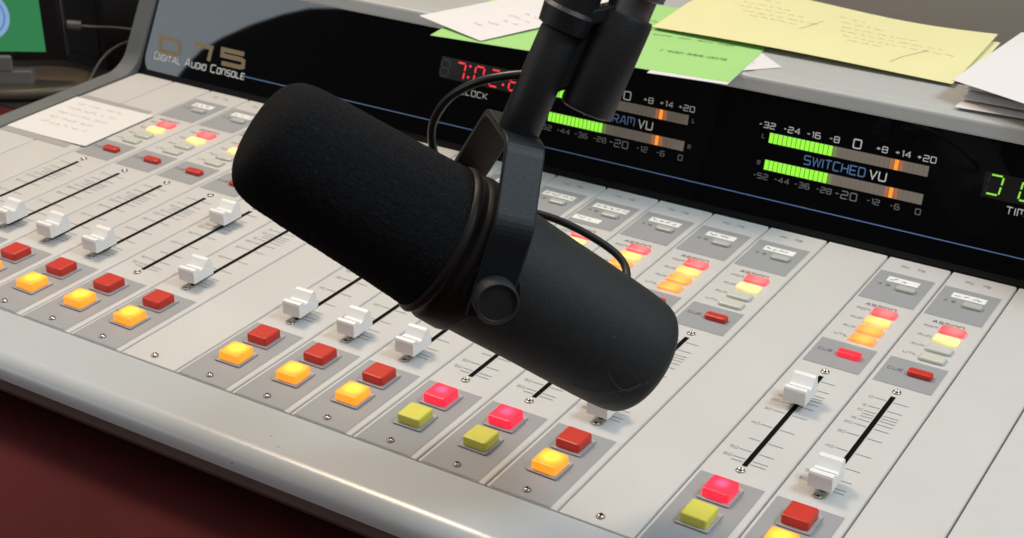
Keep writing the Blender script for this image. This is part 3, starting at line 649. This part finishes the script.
# ------------------------------------------------------------------ tablet and stand at the far left
h = Vector((math.cos(R(30)), math.sin(R(30)), 0)); nrm = Vector((h.y, -h.x, 0)); TP = Vector((-7.94, 7.0, -.11))
tab = tag(empty('tablet', tuple(TP)), 'black tablet showing a green screen with a pale blue disc', 'tablet')
def tp(s, z, k=0): v = h * s + nrm * k; return (v.x, v.y, z)
def tblock(mb, s0, s1, z0, z1, k0, k1, m):
    vs = [tp(s0, z0, k1), tp(s1, z0, k1), tp(s1, z1, k1), tp(s0, z1, k1), tp(s0, z0, k0), tp(s1, z0, k0), tp(s1, z1, k0), tp(s0, z1, k0)]
    mb.add(vs, [(0, 1, 2, 3), (7, 6, 5, 4), (0, 4, 5, 1), (1, 5, 6, 2), (2, 6, 7, 3), (3, 7, 4, 0)], m)
mb = MB(); tblock(mb, -4.9, -.035, -.22, 3.0, -.2, 0, M['tabblk']); bevel(mb.build('case', tab), .06, 3)
mb = MB(); tblock(mb, -.034, -.0, -.10, 2.8, -.17, -.02, M['tabedge']); bevel(mb.build('edge_trim', tab), .012, 2)
mb = MB(); tblock(mb, -4.45, -.46, .11 - .11, 2.7, .0, .006, M['scrgreen'])
def disc(mb, c, z, r, m, k, n=48, r0=0):
    vs = [tp(c + r * math.cos(2 * math.pi * i / n), z + r * math.sin(2 * math.pi * i / n), k) for i in range(n)]
    if r0:
        vs += [tp(c + r0 * math.cos(2 * math.pi * i / n), z + r0 * math.sin(2 * math.pi * i / n), k) for i in range(n)]
        mb.add(vs, [(i, (i + 1) % n, n + (i + 1) % n, n + i) for i in range(n)], m)
    else: mb.add(vs, [tuple(range(n))], m)
disc(mb, -1.68, .80, .55, M['scrblue'], .010); disc(mb, -1.68, .80, .45, M['scrnavy'], .014, r0=.425)
mb.build('screen', tab)
stand = tag(empty('tablet_stand', tuple(TP + Vector((-1.2, -.4, -1)))), 'brownish metal stand with a curved foot and silver clip holding the tablet', 'stand')
so = TP - (TP + Vector((-1.2, -.4, -1)))
def sblock(mb, *a): 
    m2 = MB(); tblock(m2, *a); mb.add([Vector(v) + so for v in m2.v], m2.f, a[-1])
mb = MB(); sblock(mb, -2.2, -1.2, -.42, -.06, .02, .14, M['silver']); bevel(mb.build('clip', stand), .05, 3)
mb = MB(); sblock(mb, -2.6, -.80, -.84, -.40, -.18, .10, M['silver']); bevel(mb.build('bracket', stand), .04, 2)
mb = MB(); mb.lathe([(-.10, 1.35), (-.02, 1.4), (.08, 1.36), (.13, 1.2), (.15, .4), (.152, .02)], M['brass'], 48); ft = mb.build('foot', stand, (.15, .15, .17)); ft.scale = (1, .62, 1); ft.rotation_euler.z = R(40)
mb = MB(); mb.box(-4.5, 2.4, -1.25, 1.6, 0, .04, M['rack']); tag(bevel(mb.build('stand_shade_sheet', None, (-8.6, 7.0, -1.098)), .015, 2), 'black sheet standing in for the shadow on the desk under the tablet stand', 'shade sheet')  # dark sheet put in for the black shade around the stand's foot
# cords
cd = lambda ps: [Vector(p) for p in spline([at(*p) for p in ps])]
o0 = at(90, 30, 32.7)
mb = MB(); mb.tube([p - o0 for p in cd([(80, 26, 32.7), (95, 27, 32.8), (112, 27.5, 33), (136, 30, 33.2)])], .03, M['cord'], 8); q = empty('usb_cord', tuple(o0)); tag(q, 'thin dark cord with a grey plug in the right edge of the tablet', 'cord'); mb.build('lead', q)
mb = MB(); mb.tube([at(66, 25, 32.6) - o0, at(81, 26, 32.7) - o0], .115, M['cord'], 6); bevel(mb.build('plug', q), .02, 2)
o1 = at(105, 55, 33.6)
mb = MB(); mb.tube([p - o1 for p in cd([(86, 92, 33.0), (92, 76, 33.4), (103, 58, 33.8), (118, 46, 34), (140, 38, 34)])], .035, M['cord'], 8); tag(mb.build('loose_cable', None, tuple(o1)), 'loose grey cable curving up behind the left end of the console', 'cable')
# dark rack and clutter behind
rk = empty('equipment_rack', (-9.3, 8.5, -1.1)); tag(rk, 'tall black equipment rack standing in the dark behind the tablet', 'rack')
mb = MB(); mb.box(-12, .95, 0, 4, 0, 9, M['rack']); bevel(mb.build('cabinet', rk), .05, 2)
for zz in (.3, 2.0): 
    mb = MB(); mb.box(-11.8, .75, -.03, .02, zz, zz + 1.6, M['rack']); bevel(mb.build('rack_panel', rk), .03, 2)
mb = MB(); mb.box(-2.2, 1.4, 0, .4, 0, 3, M['redbox']); tag(bevel(mb.build('maroon_cloth', None, (-10.6, 14.2, -1.15)), .1, 3), 'maroon cloth in the dark between the rack and the console', 'cloth')
mb = MB(); mb.box(-.5, .5, -.3, .3, 0, .12, M['heap']); mb.box(-.42, .45, -.25, .28, .125, .21, M['heap']); hp = mb.build('paper_heap', None, (-11.3, 12.4, -1.75)); hp.rotation_euler.z = .4; tag(bevel(hp, .02, 2), 'small brown paper heap seen in the gap beside the console cheek', 'paper')

# ------------------------------------------------------------------ setting
mb = MB(); mb.box(-30, 30, -14, 13.4, -1.6, -1.1, M['desk']); tag(mb.build('desk_top'), None, None, kind='structure')
mb = MB(); mb.box(-30, 40, 14.9, 15.4, -12, 26, M['wall']); tag(mb.build('wall'), None, None, kind='structure')

# ------------------------------------------------------------------ camera, light
cam = bpy.data.objects.new('camera', bpy.data.cameras.new('camera')); COL.objects.link(cam); S.camera = cam
cam.matrix_world = Matrix(((Rr.x, -Rd.x, -Rf.x, CAM.x * U), (Rr.y, -Rd.y, -Rf.y, CAM.y * U), (Rr.z, -Rd.z, -Rf.z, CAM.z * U), (0, 0, 0, 1)))
cam.data.sensor_width = 36; cam.data.lens = 36 * 1518.44 / 1024; cam.data.clip_start = .02; cam.data.clip_end = 50
cam.data.dof.use_dof = True; cam.data.dof.focus_distance = 18.8 * U; cam.data.dof.aperture_fstop = 22
def area(name, loc, aim, sx, sy, power, col):
    l = bpy.data.lights.new(name, 'AREA'); l.shape = 'RECTANGLE'; l.size = sx; l.size_y = sy; l.energy = power; l.color = col
    o = bpy.data.objects.new(name, l); COL.objects.link(o); o.location = loc
    o.rotation_euler = (Vector(aim) - Vector(loc)).to_track_quat('-Z', 'Y').to_euler(); return o
ctr = Vector((7 * U, 2 * U, 0))
area('warm_ceiling_lamp', ctr + Vector((-.47, .23, .84)) * 1.6, ctr, .42, .34, 14.5, (1, .80, .59))
area('cool_ceiling_lamp', ctr + Vector((.62, .10, .78)) * 1.6, ctr, .42, .36, 11.5, (.70, .87, 1))
area('panel_reflection_lamp', Vector((-36, -33, 9)) * U, Vector((-3, 6.7, 1)) * U, 1.3, .6, 6.5, (.84, .93, 1))  # unseen lamp added to give the grey reflection in the black panel
pp_ = [(-37.9, -8), (-37.7, 1.8), (-37.4, 2.7), (-36.9, 3.5), (-36.4, 4.15), (-35.3, 5.0), (-33.7, 5.95), (-31.9, 6.8), (-30.4, 7.35), (-28, 7.75), (-24, 8.0), (-8, 8.2), (-8, -8)]
mb = MB(); n = len(pp_); vs = [(a, -30, b) for a, b in pp_] + [(a, -30.6, b) for a, b in pp_]
mb.add(vs, [tuple(range(n)), tuple(range(2 * n - 1, n - 1, -1))] + [(i, n + i, n + (i + 1) % n, (i + 1) % n) for i in range(n)], M['rack']); tag(mb.build('reflection_blocker'), None, None, kind='structure')  # unseen dark shape added to cut the curved edge of that reflection
W = bpy.data.worlds.new('World'); S.world = W; W.use_nodes = True
nt = W.node_tree; bg = nt.nodes['Background']
tc = nt.nodes.new('ShaderNodeTexCoord'); sx = nt.nodes.new('ShaderNodeSeparateXYZ'); cr = nt.nodes.new('ShaderNodeValToRGB')
nt.links.new(tc.outputs['Generated'], sx.inputs[0]); mr = nt.nodes.new('ShaderNodeMapRange'); mr.inputs[1].default_value = -1; mr.inputs[2].default_value = 1
nt.links.new(sx.outputs['Z'], mr.inputs[0]); nt.links.new(mr.outputs[0], cr.inputs[0]); nt.links.new(cr.outputs[0], bg.inputs[0])
e = cr.color_ramp.elements; e[0].position = .585; e[0].color = (.03, .028, .026, 1); e[1].position = .74; e[1].color = (.74, .73, .715, 1)
my = nt.nodes.new('ShaderNodeMapRange'); my.interpolation_type = 'SMOOTHSTEP'; my.inputs[1].default_value = -.75; my.inputs[2].default_value = .35; my.inputs[3].default_value = .42; my.inputs[4].default_value = 1.15
nt.links.new(sx.outputs['Y'], my.inputs[0]); nt.links.new(my.outputs[0], bg.inputs[1])    # the room is dimmer on the photographer's side
S.view_settings.view_transform = 'Standard'; S.view_settings.look = 'None'; S.view_settings.exposure = -.02; S.view_settings.gamma = 1
